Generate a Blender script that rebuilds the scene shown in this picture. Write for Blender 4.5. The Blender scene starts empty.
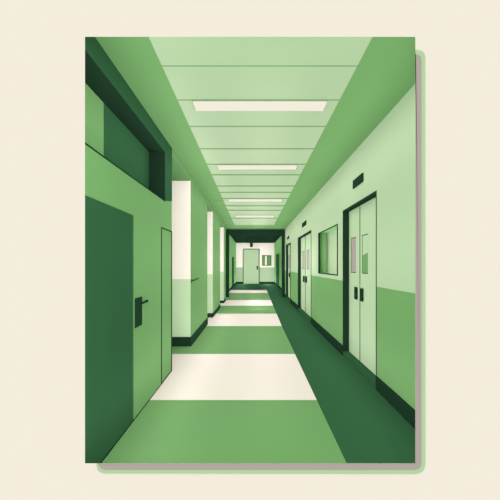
import bpy, bmesh, math
from mathutils import Vector

S = 1.1            # metres per unit of the drawing below
EYE = 1.35         # eye height above the floor, in units
F = 400.0          # focal length in pixels of the 500 px frame

# corridor dimensions (units): distances from the eye axis
L, R, H = 1.038, 1.342, 1.50
Z0 = 2.40          # where the corridor begins, just behind the cream wall
col = bpy.context.scene.collection


def P(x, y, h):
    return Vector((x * S, y * S, (h + EYE) * S))


def lin(c):
    c = c / 255.0
    return c / 12.92 if c <= 0.04045 else ((c + 0.055) / 1.055) ** 2.4


# ------------------------------------------------------------------ materials
def material(name, rgb, grain=0.012, scale=60.0):
    m = bpy.data.materials.new(name)
    m.use_nodes = True
    nt = m.node_tree
    nt.nodes.clear()
    out = nt.nodes.new('ShaderNodeOutputMaterial')
    d = nt.nodes.new('ShaderNodeBsdfDiffuse')
    tc = nt.nodes.new('ShaderNodeTexCoord')
    n = nt.nodes.new('ShaderNodeTexNoise')
    n.inputs['Scale'].default_value = scale
    n.inputs['Detail'].default_value = 2.0
    nt.links.new(tc.outputs['Object'], n.inputs['Vector'])
    r = nt.nodes.new('ShaderNodeValToRGB')
    r.color_ramp.elements[0].position = 0.3
    r.color_ramp.elements[1].position = 0.7
    r.color_ramp.elements[0].color = tuple(min(1, v * (1 - grain)) for v in rgb) + (1,)
    r.color_ramp.elements[1].color = tuple(min(1, v * (1 + grain)) for v in rgb) + (1,)
    nt.links.new(n.outputs['Fac'], r.inputs['Fac'])
    nt.links.new(r.outputs['Color'], d.inputs['Color'])
    nt.links.new(d.outputs['BSDF'], out.inputs['Surface'])
    return m


def emitter(name, rgb, strength=1.0):
    m = bpy.data.materials.new(name)
    m.use_nodes = True
    nt = m.node_tree
    nt.nodes.clear()
    out = nt.nodes.new('ShaderNodeOutputMaterial')
    e = nt.nodes.new('ShaderNodeEmission')
    e.inputs['Color'].default_value = (*rgb, 1)
    e.inputs['Strength'].default_value = strength
    nt.links.new(e.outputs['Emission'], out.inputs['Surface'])
    return m


CREAM = (244, 237, 220)
PALE = (186, 213, 168)
MID = (120, 170, 105)
DARK = (53, 99, 63)
INK = (30, 54, 37)
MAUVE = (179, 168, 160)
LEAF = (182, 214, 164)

# illumination the surface receives (radiance of a white sheet there), so paint = wanted / light
ALB = {
    'front_cream': (CREAM, 3.3), 'shadow_mauve': (MAUVE, 3.3), 'shadow_green': (LEAF, 3.3),
    'ceil_pale': (PALE, 1.0), 'ceil_mid': (MID, 1.0),
    'wall_left_mid': (MID, 1.0), 'wall_right_pale': (PALE, 1.0), 'wall_right_mid': (MID, 1.0),
    'pier_cream': (CREAM, 0.95), 'pier_pale': (PALE, 0.95),
    'end_cream': (CREAM, 0.95), 'end_pale': (PALE, 0.95), 'end_door': (PALE, 0.95),  # camera-facing piers and end wall lighter than side walls: face shading put into colour
    'inner_mid': (MID, 1.0),
    'floor_cream': (CREAM, 1.0), 'floor_mid': (MID, 1.0), 'floor_dark': (DARK, 1.0),
    'paint_dark': (DARK, 1.0), 'ink': (INK, 1.2), 'ink_jamb': (INK, 1.2),
    'door_pale': (PALE, 1.0), 'pane_mauve': (MAUVE, 1.0), 'pane_mid': (MID, 1.0),
    'niche_mid': (MID, 0.8), 'glass_pale': (PALE, 0.8),
    'transom_dark': (DARK, 0.8), 'transom_mid': (MID, 0.8),
    'line_mid': ((58, 102, 66), (1.8, 1.6, 1.75)),
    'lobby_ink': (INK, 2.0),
    'joint_mid': ((118, 168, 106), (2.08, 1.93, 2.04)),
}
LEVEL = {
    'ceil_mid': (1.854, 1.704, 1.805),
    'ceil_pale': (1.96, 1.837, 1.914),
    'door_pale': (1.68, 1.53, 1.63),
    'end_cream': (1.333, 1.183, 1.303),
    'end_door': (1.665, 1.475, 1.643),
    'end_pale': (1.735, 1.55, 1.707),
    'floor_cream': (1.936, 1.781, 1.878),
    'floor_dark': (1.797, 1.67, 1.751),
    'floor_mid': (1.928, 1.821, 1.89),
    'glass_pale': (1.603, 1.479, 1.549),
    'ink': (1.503, 1.354, 1.465),
    'ink_jamb': (1.057, 1.021, 1.021),
    'inner_mid': (1.611, 1.369, 1.568),
    'niche_mid': (0.66, 0.66, 0.62),
    'paint_dark': (1.924, 1.877, 1.887),
    'pane_mauve': (1.784, 1.608, 1.738),
    'pane_mid': (1.784, 1.608, 1.738),
    'pier_cream': (1.053, 1.031, 1.002),
    'pier_pale': (1.03, 1.005, 0.983),
    'transom_dark': (1.633, 1.516, 1.586),
    'transom_mid': (1.634, 1.576, 1.596),
    'wall_left_mid': (1.952, 1.828, 1.891),
    'wall_right_mid': (1.741, 1.607, 1.707),
    'wall_right_pale': (1.802, 1.676, 1.754),
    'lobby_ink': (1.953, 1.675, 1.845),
}
ALB = {k: (c, LEVEL.get(k, e)) for k, (c, e) in ALB.items()}
M = {}
for k, (c, e) in ALB.items():
    e = e if isinstance(e, tuple) else (e, e, e)
    M[k] = material(k, tuple(min(0.95, lin(v) / q) for v, q in zip(c, e)))
M['diffuser'] = emitter('diffuser', tuple(lin(v) for v in CREAM), 1.0)


# -------------------------------------------------------------------- helpers
def props(o, label=None, cat=None, group=None, kind=None):
    if label: o['label'] = label
    if cat: o['category'] = cat
    if group: o['group'] = group
    if kind: o['kind'] = kind
    return o


def link(name, bm, mats, parent=None):
    bmesh.ops.recalc_face_normals(bm, faces=bm.faces)
    me = bpy.data.meshes.new(name)
    org = Vector((0, 0, 0))
    if parent is not None:
        org = parent.matrix_world.translation.copy()
        o_par = parent
        while o_par.parent is not None:
            o_par = o_par.parent
    o = bpy.data.objects.new(name, me)
    if parent is not None:
        wl = world_loc(parent)
        for v in bm.verts:
            v.co -= wl
        o.parent = parent
    bm.to_mesh(me)
    bm.free()
    for m in (mats if isinstance(mats, (list, tuple)) else [mats]):
        me.materials.append(M[m])
    col.objects.link(o)
    return o


def world_loc(o):
    v = Vector(o.location)
    while o.parent is not None:
        o = o.parent
        v += o.location
    return v


def empty(name, x, y, h):
    o = bpy.data.objects.new(name, None)
    o.location = P(x, y, h)
    o.empty_display_size = 0.1
    col.objects.link(o)
    return o


def box(bm, x0, x1, y0, y1, h0, h1, mi=0, bev=0.0):
    c = [P(x, y, h) for x in (x0, x1) for y in (y0, y1) for h in (h0, h1)]
    vs = [bm.verts.new(p) for p in c]
    fs = []
    for q in ((0, 1, 3, 2), (4, 6, 7, 5), (0, 4, 5, 1), (2, 3, 7, 6), (0, 2, 6, 4), (1, 5, 7, 3)):
        f = bm.faces.new([vs[i] for i in q])
        f.material_index = mi
        fs.append(f)
    if bev > 0:
        es = list({e for f in fs for e in f.edges})
        bmesh.ops.bevel(bm, geom=es, offset=bev * S, segments=2, affect='EDGES', profile=0.5)
    return bm


def nb():
    return bmesh.new()


def boxes(name, lst, mats, parent=None, bev=0.0):
    bm = nb()
    for b in lst:
        box(bm, *b[:6], mi=b[6] if len(b) > 6 else 0, bev=bev)
    return link(name, bm, mats, parent)


def solid_grid(name, axis, us, vs, p0, p1, front, side, mats, warp=None, parent=None):
    """a slab with a painted front, cut through where front() gives None.
    axis 'x': u = depth, v = height (walls) ; 'h': u = depth, v = x ; 'y': u = x, v = height"""
    us, vs = sorted(set(us)), sorted(set(vs))

    def pt(u, v, p):
        if warp: u, v = warp(u, v)
        return {'x': lambda: P(p, u, v), 'h': lambda: P(v, u, p), 'y': lambda: P(u, p, v)}[axis]()
    bm = nb()
    nu, nv = len(us) - 1, len(vs) - 1
    cell = {}
    for i in range(nu):
        for j in range(nv):
            cell[i, j] = front((us[i] + us[i + 1]) / 2, (vs[j] + vs[j + 1]) / 2)
    cache = {}

    def V(i, j, k):
        if (i, j, k) not in cache:
            cache[i, j, k] = bm.verts.new(pt(us[i], vs[j], p1 if k else p0))
        return cache[i, j, k]
    for (i, j), m in cell.items():
        if m is None: continue
        for k in (0, 1):
            f = bm.faces.new([V(i, j, k), V(i + 1, j, k), V(i + 1, j + 1, k), V(i, j + 1, k)])
            f.material_index = m
        for di, dj, a, b in ((-1, 0, (i, j), (i, j + 1)), (1, 0, (i + 1, j), (i + 1, j + 1)),
                             (0, -1, (i, j), (i + 1, j)), (0, 1, (i, j + 1), (i + 1, j + 1))):
            if cell.get((i + di, j + dj)) is None:
                f = bm.faces.new([V(*a, 0), V(*b, 0), V(*b, 1), V(*a, 1)])
                f.material_index = side((us[a[0]] + us[b[0]]) / 2, (vs[a[1]] + vs[b[1]]) / 2, di, dj)
    return link(name, bm, mats, parent)


def tube(bm, pts, r, n=10):
    pts = [P(*p) for p in pts]
    rings = []
    for i, p in enumerate(pts):
        d = (pts[min(i + 1, len(pts) - 1)] - pts[max(i - 1, 0)]).normalized()
        a = d.cross(Vector((0, 0, 1)))
        if a.length < 1e-4: a = d.cross(Vector((1, 0, 0)))
        a.normalize()
        b = d.cross(a)
        rings.append([bm.verts.new(p + (a * math.cos(t) + b * math.sin(t)) * r * S)
                      for t in [2 * math.pi * k / n for k in range(n)]])
    for q, w in zip(rings, rings[1:]):
        for k in range(n):
            bm.faces.new([q[k], q[(k + 1) % n], w[(k + 1) % n], w[k]])
    bm.faces.new(rings[0]); bm.faces.new(rings[-1])
    return bm


def plate(name, pts, axis, p0, p1, mat, parent=None):
    """extruded outline; pts are (depth, height) for axis x or (x, height) for axis y"""
    bm = nb()
    f = (lambda a, b, p: P(p, a, b)) if axis == 'x' else (lambda a, b, p: P(a, p, b))
    A = [bm.verts.new(f(a, b, p0)) for a, b in pts]
    B = [bm.verts.new(f(a, b, p1)) for a, b in pts]
    bm.faces.new(A); bm.faces.new(B)
    n = len(pts)
    for i in range(n):
        bm.faces.new([A[i], A[(i + 1) % n], B[(i + 1) % n], B[i]])
    return link(name, bm, mat, parent)


# --------------------------------------------------- cream wall with the opening
FZ = 2.378
ox0, ox1, oh0, oh1 = (-168.0 * FZ / F, 162.3 * FZ / F, -198.3 * FZ / F, 228.2 * FZ / F)
bm = nb()
def ring(x0, x1, h0, h1, y):
    return [bm.verts.new(P(*p)) for p in ((x0, y, h0), (x1, y, h0), (x1, y, h1), (x0, y, h1))]
g = 0.012
of = ring(-4.5, 4.5, -3.4, 4.2, FZ); inf = ring(ox0, ox1, oh0, oh1, FZ)
ob = ring(-4.5, 4.5, -3.4, 4.2, Z0 - 0.002); inb = ring(ox0 - g, ox1 + g, oh0 - g, oh1 + g, Z0 - 0.002)
for a, b in ((of, inf), (ob, inb), (of, ob), (inf, inb)):
    for i in range(4):
        bm.faces.new([a[i], a[(i + 1) % 4], b[(i + 1) % 4], b[i]])
props(link('wall_front', bm, 'front_cream'), kind='structure')


def rounded(px):
    """outline in x/height at the wall face; px = (x, y, radius) corners measured off the frame"""
    pts = []
    n = len(px)
    for i in range(n):
        x, y, r = px[i]
        a = Vector((px[i - 1][0] - x, px[i - 1][1] - y)).normalized()
        b = Vector((px[(i + 1) % n][0] - x, px[(i + 1) % n][1] - y)).normalized()
        if r == 0:
            pts.append((x, y)); continue
        for k in range(9):
            t = k / 8
            q = Vector((x, y)) + a * r * (1 - t) ** 2 + b * r * t ** 2
            pts.append((q.x, q.y))
    return [((x - 253.0) * FZ / F, (265.0 - y) * FZ / F) for x, y in pts]

ix, iy = 415.6, 463.6  # printed drop shadow, built as flat green and mauve strips beside the opening
props(plate('drop_shadow_1', rounded([(ix, 50.3, 0), (424.9, 50.3, 8), (425.1, 473.8, 11), (96.8, 473.2, 9),
                               (96.8, iy, 0), (ix, iy, 0)]), 'y', FZ, FZ - 0.003, 'shadow_green'), kind='structure')
props(plate('drop_shadow_2', rounded([(ix, 54.8, 0), (421.0, 54.8, 6), (421.0, 469.6, 8), (101.0, 469.4, 6),
                               (98.5, iy, 0), (ix, iy, 0)]), 'y', FZ - 0.003, FZ - 0.005, 'shadow_mauve'), kind='structure')

# ------------------------------------------------------------------------ floor
ZP = 16.85                                  # the dark portal
ZE = 29.0                                   # end wall
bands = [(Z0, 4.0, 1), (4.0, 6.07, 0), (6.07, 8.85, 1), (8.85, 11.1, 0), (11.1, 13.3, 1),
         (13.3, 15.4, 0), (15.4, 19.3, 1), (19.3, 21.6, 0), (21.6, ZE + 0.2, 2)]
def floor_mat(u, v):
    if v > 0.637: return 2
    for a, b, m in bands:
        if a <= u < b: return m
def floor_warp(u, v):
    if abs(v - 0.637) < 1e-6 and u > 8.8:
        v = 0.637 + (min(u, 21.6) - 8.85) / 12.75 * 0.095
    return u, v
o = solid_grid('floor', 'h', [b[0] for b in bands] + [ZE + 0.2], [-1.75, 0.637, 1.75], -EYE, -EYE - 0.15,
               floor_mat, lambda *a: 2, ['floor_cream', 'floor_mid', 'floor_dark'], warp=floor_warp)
props(o, kind='structure')

# ---------------------------------------------------------------------- ceiling
joint_y = [66.0, 100.0, 126.4, 148.8, 164.2, 174.8, 186.0, 192.3, 198.4, 205.8, 210.3, 218.2]
jz = []
for y in joint_y:
    z = 600.0 / (265 - y)
    w = min(0.00085 * z * z, 0.085)
    jz.append((z - w, z + w))
zc = 600.0 / 39.8
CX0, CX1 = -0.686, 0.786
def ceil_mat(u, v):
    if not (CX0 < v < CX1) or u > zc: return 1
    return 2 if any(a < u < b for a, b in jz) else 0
props(solid_grid('ceiling', 'h', [Z0, zc, ZP + 0.15] + [q for p in jz for q in p], [-1.75, CX0, CX1, 1.75],
                 H, H + 0.12, ceil_mat, lambda *a: 1, ['ceil_pale', 'ceil_mid', 'joint_mid']), kind='structure')

# ------------------------------------------------------- left wall with recesses
DADO = -0.235
recess = [(5.11, 6.65, 1.40), (9.1, 10.3, 1.373), (12.6, 14.15, 1.335)]
WL = L + 0.60
WIN = (2.43, 4.71, 0.757, 1.33)
def left_mat(u, v):
    for a, b, t in recess:
        if a < u < b and v < t: return None
    if WIN[0] < u < WIN[1] and WIN[2] < v < WIN[3]: return None
    return 0
def left_side(u, v, di, dj):
    if u <= WIN[1] + 0.01 and WIN[2] - .01 < v < WIN[3] + .01: return 3
    if any(abs(u - b) < 1e-4 for a, b, t in recess) and di == -1:
        return 1 if v > DADO else 2  # pier fronts take lighter tones than their sides, as painted face shading
    return 0
us = [Z0, 15.15, WIN[0], WIN[1]] + [q for r in recess for q in r[:2]]
vs = [-EYE, H, DADO, WIN[2], WIN[3]] + [r[2] for r in recess]
props(solid_grid('wall_left', 'x', us, vs, -L, -WL, left_mat, left_side,
                 ['wall_left_mid', 'pier_cream', 'pier_pale', 'ink_jamb']), kind='structure')
props(boxes('wall_alcove', [(-WL - 0.1, -WL, Z0, ZP, -EYE, H)], 'wall_left_mid'), kind='structure')

# baseboards wrapping each pier between the recesses
t = 0.012
for (a, b, _), z1, hh in zip(recess, (9.1, 12.6, 15.15), (0.155, 0.11, 0.095)):
    props(boxes('baseboard_left', [(-WL, -L + t, b - t, b, -EYE, -EYE + hh), (-L, -L + t, b, z1, -EYE, -EYE + hh)],
                'ink_jamb'), kind='structure')
# hairline skirting on the near stretch of the wall
props(boxes('baseboard_left', [(-L, -L + 0.006, Z0, 5.11, -EYE, -EYE + 0.012)], 'ink'), kind='structure')

# ---- transom window high in the near left wall
w1 = empty('window_1', -L, 3.6, WIN[2]); props(w1, kind='structure')
plate('frame', [(Z0, 1.33), (4.71, 1.33), (4.71, 0.757), (5.11, 0.815), (5.11, 1.4915), (Z0, 1.4915)],
      'x', -L + 0.004, -L, 'paint_dark', w1)
boxes('sill', [(-L, -L + 0.004, Z0, 4.71, WIN[2] - 0.010, WIN[2])], 'ink', w1)
boxes('dark_pane', [(-1.26, -1.225, 3.28, 4.71, WIN[2], WIN[3])], 'transom_dark', w1)
boxes('light_pane', [(-1.26, -1.225, WIN[0], 3.28, WIN[2], WIN[3])], 'transom_mid', w1)

# ---- the pair of doors in the near left wall
DT = 0.429
d1 = empty('door_1', -L, 3.0, -EYE); props(d1, kind='structure')
boxes('leaf', [(-L, -L + 0.006, Z0, 3.44, -EYE, DT)], 'paint_dark', d1)
d2 = empty('door_2', -L, 4.0, -EYE); props(d2, kind='structure')
boxes('leaf', [(-L, -L + 0.005, 3.47, 4.50, -EYE + 0.012, DT)], 'wall_left_mid', d2)
hp = boxes('handle_plate', [(-L + 0.005, -L + 0.012, 3.495, 3.705, -0.552, -0.292)], 'ink', d2, bev=0.002)
hp['label'] = 'black door handle plate'
bm = nb()
tube(bm, [(-L + 0.010, 3.665, -0.346), (-L + 0.030, 3.665, -0.346)], 0.011)
tube(bm, [(-L + 0.028, 3.655, -0.346), (-L + 0.028, 3.72, -0.347), (-L + 0.028, 3.80, -0.345)], 0.0095)
tube(bm, [(-L + 0.028, 3.79, -0.344), (-L + 0.026, 3.83, -0.343)], 0.0125)
link('lever', bm, 'ink', hp)
# outlined side panel beside the door
props(boxes('trim_3', [(-L, -L + 0.005, 4.515, 4.545, -EYE + 0.012, 0.425),
                       (-L, -L + 0.005, 5.075, 5.11, -EYE + 0.012, 0.430),
                       (-L, -L + 0.005, 4.515, 5.11, 0.418, 0.430)], 'ink'), kind='structure')
# small lever on the first pier
bm = nb()
box(bm, -L, -L + 0.008, 6.68, 6.75, -0.30, -0.245)
tube(bm, [(-L + 0.004, 6.72, -0.258), (-L + 0.05, 6.74, -0.258)], 0.012)
tube(bm, [(-L + 0.048, 6.72, -0.258), (-L + 0.048, 7.0, -0.248), (-L + 0.048, 7.25, -0.242)], 0.011)
props(link('lever_handle', bm, 'paint_dark'),
      'small dark green lever handle on the green side of the nearest left pier', 'handle')

# --------------------------------------------------------------------- right wall
DD = 0.086                                   # how deep the doors sit in the wall
DH = 0.81
doors = [(4.34, 5.97), (9.2, 11.95), (14.28, 16.25)]
W2 = (6.32, 8.2, -0.17, 0.65)
TH = 0.055
def right_mat(u, v):
    for a, b in doors:
        if a < u < b and v < DH: return None
    if W2[0] < u < W2[1] and W2[2] < v < W2[3]: return None
    return 0 if v > DADO else 1
def right_side(u, v, di, dj):
    if W2[0] - .01 < u < W2[1] + .01 and W2[2] - .01 < v < W2[3] + .01: return 2
    return 0 if v > DADO else 1
props(solid_grid('wall_right', 'x', [Z0, ZP, W2[0], W2[1]] + [q for d in doors for q in d],
                 [-EYE, DADO, H, DH, W2[2], W2[3]], R, R + 0.3, right_mat, right_side,
                 ['wall_right_pale', 'wall_right_mid', 'niche_mid']), kind='structure')
BH = 0.15
for a, b in ((Z0, 4.34), (5.97, 9.2), (11.95, 14.28), (16.25, ZP)):
    props(boxes('baseboard_right', [(R - t, R, a, b, -EYE, -EYE + BH)], 'ink'), kind='structure')


def double_door(n, za, zb, zm, glass, handles, lw, panes, thin):
    x = R + DD
    r = empty('door_%d' % n, R, (za + zb) / 2, -EYE); props(r, kind='structure')
    fw = 0.02
    boxes('door_frame', [(R - 0.003, x + 0.05, zb - fw, zb, -EYE, DH), (R - 0.003, x + 0.05, za, zb, DH - fw, DH),
                         (R - 0.003, x + 0.05, za, za + thin, -EYE + 0.07, DH - fw)], 'ink_jamb', r)
    boxes('threshold', [(R - 0.004, x + 0.05, za + thin, zb - fw, -EYE, -EYE + 0.068)], 'floor_dark', r)
    gap = lw
    spans = ((zm + gap / 2, zb - fw), (za + thin, zm - gap / 2))
    boxes('meeting_stile', [(x - 0.0015, x + 0.03, zm - gap / 2, zm + gap / 2, -EYE + 0.068, DH - fw)], 'line_mid', r)
    for (a, b), (ga, gb), (ha, hb), pm in zip(spans, glass, handles, panes):
        leaf = boxes('leaf', [(x, x + 0.045, a, b, -EYE + 0.068, DH - fw)], 'door_pale', r)
        e = 0.0026 * gb
        boxes('pane_frame', [(x - 0.004, x, gb - e, gb, -0.11, 0.39), (x - 0.004, x, ga, gb, 0.38, 0.39),
                             (x - 0.004, x, ga, gb, -0.11, -0.10)], 'ink', leaf)
        if pm == 'split':
            gp = plate('glass_pane', [(ga, -0.10), (gb - e, -0.10), (gb - e, 0.38), (ga, 0.38)], 'x', x - 0.002, x,
                       'door_pale', leaf)
            plate('glass_reflection', [(ga, -0.10), (gb - e, -0.10), (gb - e, 0.125), (ga, 0.155)], 'x', x - 0.003, x - 0.002,
                  'pane_mid', leaf)  # reflection-like green wedge, painted flat on the lower pane
        else:
            gp = boxes('glass_pane', [(x - 0.002, x, ga, gb - e, -0.10, 0.38)], pm, leaf)
            gp['label'] = 'mauve grey glass slot'
        boxes('handle', [(x - 0.022, x - 0.010, ha, hb, -0.470, -0.303), (x - 0.012, x, ha + .2 * (hb - ha), hb - .2 * (hb - ha), -0.45, -0.42),
                         (x - 0.012, x, ha + .2 * (hb - ha), hb - .2 * (hb - ha), -0.35, -0.32)], 'ink', leaf)
    return r

double_door(3, 4.34, 5.97, 5.34, ((5.545, 5.80), (4.965, 5.22)), ((5.45, 5.56), (5.16, 5.275)), 0.035,
            ('pane_mauve', 'split'), 0.022)
double_door(4, 9.2, 11.95, 10.92, ((11.06, 11.50), (10.12, 10.58)), ((11.04, 11.28), (10.56, 10.80)), 0.09,
            ('pane_mauve', 'pane_mauve'), 0.07)
double_door(5, 14.28, 16.25, 15.45, ((15.6, 15.95), (14.8, 15.2)), ((15.5, 15.75), (15.1, 15.35)), 0.12,
            ('pane_mauve', 'pane_mid'), 0.14)

# ---- window set into the right wall
w2 = empty('window_2', R, 7.26, W2[2]); props(w2, kind='structure')
boxes('window_frame', [(R - 0.006, R + 0.012, W2[1] - 0.15, W2[1], W2[2], W2[3]),
                       (R - 0.006, R, W2[0], W2[0] + 0.05, W2[2], W2[3]),
                       (R - 0.006, R, W2[0], W2[1], W2[3] - 0.018, W2[3]),
                       (R - 0.006, R, W2[0], W2[1], W2[2], W2[2] + 0.018)], 'ink', w2)
boxes('glass_pane', [(1.507, 1.53, W2[0], W2[1], W2[2], W2[3])], 'glass_pale', w2)

# ---- small dark box signs above the right-hand doors
def wall_sign(za, zb, h0, h1, label):
    bm = nb()
    box(bm, R - 0.012, R, za + 0.05 * (zb - za), zb - 0.05 * (zb - za), h0 + 0.02, h1 - 0.02)
    box(bm, R - 0.018, R - 0.004, za, zb, h0, h1, bev=0.006)
    return props(link('door_sign', bm, 'ink'), label, 'sign', 'signs over the right-hand doors')
wall_sign(4.85, 5.32, 1.010, 1.120, 'largest dark box sign, above the nearest double door on the right')
wall_sign(10.05, 10.85, 1.01, 1.125, 'dark box sign on the pale wall above the second double door')
wall_sign(14.75, 15.5, 0.985, 1.085, 'smallest dark sign, above the farthest door on the right wall')

# ------------------------------------------------------------------- ceiling lights
def ceiling_light(y0, y1, x0, x1, label):
    za, zb = 400 * (H - 0.014) / (265 - y0), 400 * (H - 0.014) / (265 - y1)
    zm = (za + zb) / 2
    X0, X1 = (x0 - 253) * (H - .012) / (265 - y0) , (x1 - 253) * (H - .012) / (265 - y0)
    r = empty('ceiling_light', (X0 + X1) / 2, zm, H)
    props(r, label, 'ceiling light', 'flush ceiling lights')
    boxes('housing', [(X0 - 0.006, X1 + 0.006, za - 0.006, zb + 0.006, H - 0.008, H)], 'ceil_pale', r)
    boxes('diffuser', [(X0, X1, za, zb, H - 0.014, H - 0.008)], 'diffuser', r)
ceiling_light(102.0, 111.0, 193.0, 327.0, 'nearest and widest cream light panel flush in the pale ceiling')
ceiling_light(165.6, 169.6, 217.5, 297.2, 'second cream ceiling light panel from the front')
ceiling_light(199.4, 201.6, 228.6, 282.2, 'third cream light strip on the ceiling, before the farthest one')
ceiling_light(215.8, 217.4, 235.2, 274.2, 'farthest and thinnest cream light strip just before the dark portal')

# --------------------------------------------------------- portal and the end lobby
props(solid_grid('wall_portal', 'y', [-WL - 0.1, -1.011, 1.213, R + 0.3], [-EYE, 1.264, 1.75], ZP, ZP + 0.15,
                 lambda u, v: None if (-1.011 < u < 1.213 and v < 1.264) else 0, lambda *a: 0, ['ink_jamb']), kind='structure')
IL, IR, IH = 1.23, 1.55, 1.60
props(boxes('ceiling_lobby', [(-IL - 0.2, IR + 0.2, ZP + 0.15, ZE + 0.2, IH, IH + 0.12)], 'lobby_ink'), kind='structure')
props(boxes('wall_lobby_left', [(-IL - 0.2, -IL, ZP + 0.15, ZE, -EYE, IH)], 'inner_mid'), kind='structure')
props(boxes('wall_lobby_right', [(IR, IR + 0.2, ZP + 0.15, ZE, -EYE, IH)], 'inner_mid'), kind='structure')
props(solid_grid('wall_back', 'y', [-IL - 0.2, IR + 0.2], [-EYE, DADO + 0.06, IH], ZE, ZE + 0.2,
                 lambda u, v: 0 if v > DADO + 0.06 else 1, lambda *a: 1, ['end_cream', 'end_pale']), kind='structure')
E = ZE / F
def ex(x): return (x - 253) * E
def eh(y): return (265 - y) * E
props(boxes('baseboard_back', [(-IL, ex(243), ZE - 0.03, ZE, -EYE, eh(281.8)),
                               (ex(259.2), IR, ZE - 0.03, ZE, -EYE, eh(281.8))], 'ink'), kind='structure')
props(boxes('baseboard_left', [(-IL, -IL + 0.03, ZP + 0.15, ZE - 0.03, -EYE, -EYE + 0.11)], 'ink'), kind='structure')
props(boxes('baseboard_right', [(IR - 0.03, IR, ZP + 0.15, ZE - 0.03, -EYE, -EYE + 0.11)], 'ink'), kind='structure')
d6 = empty('door_6', ex(251), ZE, -EYE); props(d6, kind='structure')
boxes('door_frame', [(ex(242.9), ex(243.6), ZE - 0.04, ZE, -EYE, eh(248.8)), (ex(258.7), ex(259.5), ZE - 0.04, ZE, -EYE, eh(248.8)),
                     (ex(242.9), ex(259.5), ZE - 0.04, ZE, eh(249.5), eh(248.8))], 'line_mid', d6)
lf = boxes('leaf', [(ex(243.6), ex(258.7), ZE - 0.03, ZE, -EYE, eh(249.5))], 'end_door', d6)
bm = nb()
box(bm, ex(256.7), ex(257.9), ZE - 0.045, ZE - 0.03, eh(269.6), eh(266))
tube(bm, [(ex(257.3), ZE - 0.04, eh(267.3)), (ex(257.3), ZE - 0.10, eh(267.3)), (ex(256.6), ZE - 0.10, eh(267.3))], 0.02)
link('handle', bm, 'ink', lf)
# framed notice panel on the end wall
nbd = empty('notice_board', ex(266.7), ZE, eh(265.7))
props(nbd, 'small framed panel with green stripes on the end wall right of the pale door', 'notice board')
x0, x1, ya, yb = 262.2, 271.2, 255.3, 265.7
boxes('board_frame', [(ex(x0), ex(x0 + .6), ZE - .04, ZE, eh(yb), eh(ya)), (ex(x1 - .6), ex(x1), ZE - .04, ZE, eh(yb), eh(ya)),
                      (ex(266.8), ex(267.3), ZE - .04, ZE, eh(yb), eh(ya)),
                      (ex(x0), ex(x1), ZE - .04, ZE, eh(ya + .6), eh(ya)), (ex(x0), ex(x1), ZE - .04, ZE, eh(yb), eh(yb - .6))],
      'line_mid', nbd)
boxes('green_panel', [(ex(x0), ex(265.2), ZE - .02, ZE, eh(yb), eh(ya))], 'pane_mid', nbd)
boxes('cream_strip', [(ex(265.2), ex(267), ZE - .02, ZE, eh(yb), eh(ya))], 'end_cream', nbd)
boxes('green_panel', [(ex(267), ex(x1), ZE - .02, ZE, eh(yb), eh(ya))], 'pane_mid', nbd)
# sign hanging from the lobby ceiling over the end door
bm = nb()
box(bm, ex(250.0), ex(252.8), ZE - 0.50, ZE - 0.36, eh(247.3), IH - 0.03, bev=0.008)
box(bm, ex(251.2), ex(251.9), ZE - 0.48, ZE - 0.42, eh(245), IH)
props(link('hanging_sign', bm, 'ink'), 'small black sign hanging from the dark ceiling above the end door', 'sign')
# doorways in the lobby sides
d7 = empty('door_7', -IL, 24.4, -EYE); props(d7, kind='structure')
boxes('leaf', [(-IL, -IL + 0.02, 23.5, 25.3, -EYE, 0.48)], 'ink', d7)
d8 = empty('door_8', IR, 24.8, -EYE); props(d8, kind='structure')
boxes('leaf', [(IR - 0.02, IR, 23.9, 26.2, -EYE, 0.66)], 'paint_dark', d8)
boxes('door_frame', [(IR - 0.03, IR, 23.6, 23.9, -EYE, 0.68), (IR - 0.03, IR, 26.2, 26.6, -EYE, 0.68),
                     (IR - 0.03, IR, 23.9, 26.2, 0.66, 0.68)], 'line_mid', d8)

# ---------------------------------------------------------------------- lighting
WORLD = 3.3
w = bpy.data.worlds.new('sky')
bpy.context.scene.world = w
w.use_nodes = True
w.node_tree.nodes['Background'].inputs['Color'].default_value = (1.0, 1.0, 1.0, 1)
w.node_tree.nodes['Background'].inputs['Strength'].default_value = WORLD

def add_fill(x, y, h, power):  # added fill point hung unseen in mid-air, not a fixture of the corridor
    l = bpy.data.lights.new('fill_light', 'POINT')
    l.energy = power
    l.shadow_soft_size = 0.0
    l.color = (1.0, 0.79, 1.0)
    o = bpy.data.objects.new('fill_light', l)
    o.location = P(x, y, h)
    col.objects.link(o)


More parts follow.
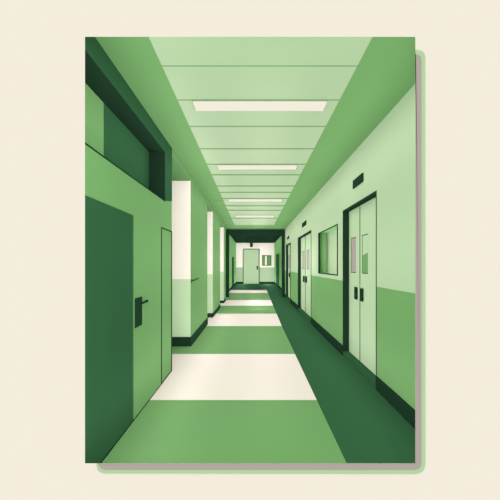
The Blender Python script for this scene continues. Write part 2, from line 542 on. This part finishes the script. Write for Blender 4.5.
ROWS = {'a': (-0.71, 1.17), 'b': (0.15, 1.05), 'c': (1.01, 1.17), 'd': (-0.55, 0.1), 'e': (0.15, 0.1),
        'f': (0.88, 0.1), 'g': (-0.71, -1.03), 'h': (0.15, -0.9), 'i': (1.01, -1.03)}
SEG = [2.8, 3.3, 4.3, 6.0, 8.5, 12.0, 16.5, 21.0, 25.0, 29.0]
POWER = {'a': [5.91, 4.19, 7.13, 7.29, 6.15, 5.15, 4.9, 0.0, 9.63, 11.56], 'b': [0.0, 0.83, 6.28, 5.62, 3.21, 6.25, 11.06, 0.0, 8.15, 6.04], 'c': [6.3, 4.45, 5.5, 5.39, 4.44, 3.83, 4.17, 0.0, 10.0, 9.58], 'd': [0.0, 0.0, 4.35, 5.74, 0.0, 5.9, 8.05, 4.38, 11.26, 8.25], 'e': [0.0, 0.0, 10.36, 24.1, 35.16, 21.09, 9.41, 24.0, 1.06, 0.0], 'f': [0.0, 0.0, 3.13, 0.0, 0.0, 10.54, 3.98, 0.54, 0.0, 6.87], 'g': [3.43, 6.32, 6.5, 5.65, 5.66, 5.43, 2.32, 5.26, 12.84, 16.01], 'h': [0.0, 0.95, 5.42, 4.12, 3.95, 2.76, 15.44, 10.0, 0.0, 0.0], 'i': [5.04, 5.25, 5.51, 5.5, 4.47, 3.44, 3.8, 4.96, 10.64, 22.27]}
z = 2.50
while z < 28.3:
    step = max(0.42, 0.085 * z)
    seg = next(i for i, e in enumerate(SEG) if z < e)
    for row, (x, h) in ROWS.items():
        if POWER[row][seg] > 0.05:
            add_fill(x, z, h, POWER[row][seg] * step)
    z += step

# ------------------------------------------------------------------------ camera
cd = bpy.data.cameras.new('camera')
cam = bpy.data.objects.new('camera', cd)
col.objects.link(cam)
cam.location = P(0, 0, 0)
cam.rotation_euler = (math.radians(90), 0, 0)
cd.sensor_width = 36.0
cd.lens = 36.0 * F / 500.0
cd.shift_x = -3.0 / 500.0
cd.shift_y = 15.0 / 500.0
cd.clip_end = 200
sc = bpy.context.scene
sc.camera = cam
sc.view_settings.view_transform = 'Standard'
sc.view_settings.look = 'None'
sc.view_settings.exposure = 0
sc.view_settings.gamma = 1
